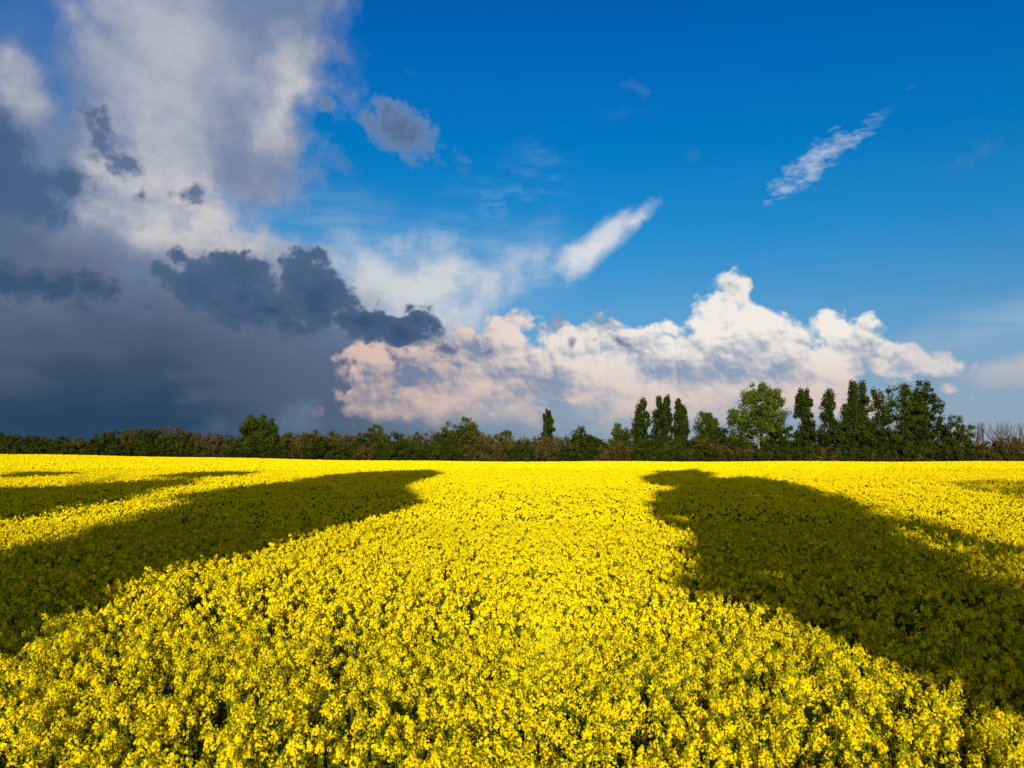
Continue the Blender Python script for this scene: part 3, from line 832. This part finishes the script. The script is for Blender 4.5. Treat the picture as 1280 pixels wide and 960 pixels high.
while px < 1660:
    w = RNG.uniform(24, 36)
    top = np.interp(px, pp[:, 0], pp[:, 1]); top = top + (577 - top) * RNG.uniform(.15, .42)
    kind = RNG.choice(['green', 'olive', 'brown'], p=[.62, .2, .18])
    bush(px, top, w, RNG.uniform(254.2, 256), kind, 'front')
    px += w * RNG.uniform(.6, .75)

# ---- bare trees in a row behind the hedge at the far right
def bare_tree(px, top, Y, label):
    b = np.array(foot(px, Y)); _, zt = at(px, top, Y); H = zt - b[2]
    t = thing('bare_tree', label, 'bare tree', tuple(b), 'row of bare trees behind the hedge at the right')
    q, p = limb((0, 0, 0), (RNG.normal(0, .3), 0, H * .55), .26, .16, .02)
    qs = [q]; tw = []
    for k in range(13):
        s = p[-1] * RNG.uniform(.65, 1.0)
        a = RNG.uniform(-1, 1); e = np.array([a * H * .23, RNG.normal(0, 1.2), H * (1.0 - .22 * a * a) * RNG.uniform(.9, 1.02)])
        q, pb = limb(s, e, .13, .045, .04); qs.append(q)
        for j in range(7):
            f = pb[RNG.integers(2, 7)]
            g = f + np.array([RNG.normal(0, .9), RNG.normal(0, .5), RNG.uniform(.8, 2.4)])
            g[2] = min(g[2], H * 1.02)
            tw.append(strip(f[None], g[None], np.array([.06])))
    mesh_obj('trunk', (np.concatenate(qs) + b).reshape(-1, 3), 4, [twig_grey], parent=t, loc=tuple(b))
    mesh_obj('twigs', (np.concatenate(tw) + b).reshape(-1, 3), 4, [twig_grey], parent=t, loc=tuple(b))
k = 0
for px in np.arange(1222, 1400, 10.5):
    bare_tree(px + RNG.normal(0, 1.2), 527.5 + RNG.uniform(-1, 2.5), 330, f"slender bare tree, {ORD[k]} from the left in the leafless row"); k += 1

# ---- wooded rise far away, seen in the gaps of the hedge
hill_m = rough_mat('distant_wood', (.008, .015, .014), (.014, .022, .018), .02, 5)
X_ = np.linspace(-2500, 2500, 240)
def ridge(x):
    pxx = 640 + x / 900 * 1000
    base = 11 + 3 * np.sin(x * .011) + 2 * np.sin(x * .031 + 2)
    return base + 6 * np.exp(-((pxx - 90) / 90) ** 2) + 7.5 * np.exp(-((pxx - 655) / 60) ** 2) 
top = ridge(X_) + RNG.normal(0, .9, len(X_))
rows = [(np.full_like(X_, 0) - 1, 900), (top * .8, 905), (top, 925), (top * .6, 1100), (top * 0 - 1, 1500)]
vv = np.concatenate([np.stack([X_, np.full_like(X_, y), z], -1) for z, y in rows])
nn_ = len(X_); a = (np.arange(len(rows) - 1)[:, None] * nn_ + np.arange(nn_ - 1)[None]).ravel()
tag(mesh_obj('hills', vv, 4, [hill_m], idx=np.stack([a, a + 1, a + 1 + nn_, a + nn_], -1).ravel()), kind='structure')

# ------------------------------------------------------------------ the trees behind the viewer whose shadows lie on the crop
def shadow_outline(poly, D):
    """shadow outline on the crop -> outline of the tree that throws it, standing D metres behind the viewer"""
    out = []
    for px, py in poly:
        r = ray(px, py); k = (CAM_Z - CROP + .14) / -r.z
        x, y = r.x * k, r.y * k
        run = (y + D) / math.cos(SUN_AZ)
        out.append((x - (y + D) * math.tan(SUN_AZ), CROP + .12 + run * math.tan(SUN_EL)))
    return np.array(out)
def inside(pt, poly):
    x, y = pt[:, 0], pt[:, 1]; c = np.zeros(len(pt), bool); n = len(poly)
    for i in range(n):
        x1, y1 = poly[i]; x2, y2 = poly[i - 1]
        hit = ((y1 > y) != (y2 > y)) & (x < (x2 - x1) * (y - y1) / (y2 - y1 + 1e-12) + x1)
        c ^= hit
    return c
def caster(label, polys, D, dens=26.0, thick=2.0, r0=.34, root=0.0):
    outs = [shadow_outline(p, D) for p in polys]
    allp = np.concatenate(outs)
    lo, hi = allp.min(0), allp.max(0)
    area = np.prod(hi - lo)
    pt = RNG.uniform(lo, hi, (int(area * dens), 2))
    jit = np.array([[mnoise.noise((a * .42, b * .42, 3.1)) * 1.15 + mnoise.noise((a * 1.3, b * 1.3, 9.7)) * .4,
                     mnoise.noise((a * .42, b * .42, 7.7)) * .8 + mnoise.noise((a * 1.3, b * 1.3, 1.2)) * .3] for a, b in pt])
    jit *= np.clip((pt[:, 1:2] - 5) / 5, .25, 1)
    ok = np.zeros(len(pt), bool)
    for o in outs: ok |= inside(pt + jit, o)
    pt = pt[ok]
    yd = RNG.normal(0, thick * .5, len(pt))
    c3 = np.stack([pt[:, 0], -D + yd, pt[:, 1] - yd * math.tan(SUN_EL)], -1)   # depth shifts slide along the sunlight
    bx = float(np.median(pt[pt[:, 1] < np.percentile(pt[:, 1], 30)][:, 0])) + root
    base = np.array([bx, -D, 0.0])
    t = thing('broadleaf_tree', label, 'tree', tuple(base))
    Q, T = leaf_mass(c3, np.full(len(c3), .30), 8, .34)
    mesh_obj('crown', Q.reshape(-1, 3), 4, [L_MID], tone=T, parent=t, loc=tuple(base))
    low, top_ = pt[:, 1].min(), pt[:, 1].max()
    topx = pt[pt[:, 1] > top_ - 2.5][:, 0].mean()
    midx_ = pt[:, 0].mean()
    q, p = limb((0, 0, -.1), ((midx_ - bx) * .5, 0, (low + top_) * .45), r0, r0 * .7, .015); qs = [q]
    q, p2 = limb(p[-1], (topx - bx, 0, top_ - 1.5), r0 * .7, .05, .02); qs.append(q)
    for k in RNG.choice(len(c3), 26):
        s = p[-1] if RNG.random() < .5 else p2[RNG.integers(0, 4)]
        if c3[k][2] < s[2]: s = p[3]
        q, _ = limb(s, c3[k] - base, .12, .03, .04); qs.append(q)
    mesh_obj('trunk', (np.concatenate(qs) + base).reshape(-1, 3), 4, [bark], parent=t, loc=tuple(base), smooth=True)
caster('tall tree behind the viewer whose shadow crosses the crop at the left',
       [[(-40, 795), (0, 776), (60, 758), (150, 736), (230, 709), (330, 686), (400, 666), (445, 651), (500, 634), (520, 615), (505, 606), (552, 593), (545, 588), (500, 588), (440, 591), (380, 598), (330, 604),
         (230, 617), (190, 632), (130, 653), (60, 673), (0, 695), (-200, 730), (-500, 800), (-900, 960), (-700, 1060), (-300, 950)]], 12)
caster('leafy tree behind the viewer shading the far left edge of the crop',
       [[(-60, 656), (0, 648), (60, 639), (130, 628), (190, 614), (228, 600), (180, 601), (100, 606), (0, 611), (-160, 618), (-500, 640), (-900, 700), (-1200, 800), (-700, 760), (-300, 690)],
        [(175, 597), (240, 599), (300, 595), (332, 590), (260, 590)], [(-60, 596), (20, 597), (70, 594), (92, 590), (20, 590)]], 12, thick=1.6)
caster('tall tree behind the viewer whose broad shadow crosses the right of the crop',
       [[(1400, 940), (1290, 880), (1180, 848), (1060, 792), (960, 762), (893, 748), (908, 715), (880, 688), (850, 668), (818, 650), (833, 625), (842, 612), (802, 598), (830, 589), (872, 587), (912, 599),
         (940, 596), (985, 602), (1040, 617), (1085, 634), (1130, 655), (1170, 681), (1230, 710), (1290, 745), (1500, 800), (1900, 960), (2000, 1150), (1750, 1060)]], 12, root=2.2)
caster('thin tree behind the viewer shading only the right edge of the crop',
       [[(1190, 604), (1230, 601), (1290, 601), (1400, 612), (1700, 640), (1900, 690), (1700, 690), (1400, 640), (1290, 628), (1225, 614)]], 12, dens=3.2, thick=1.2)
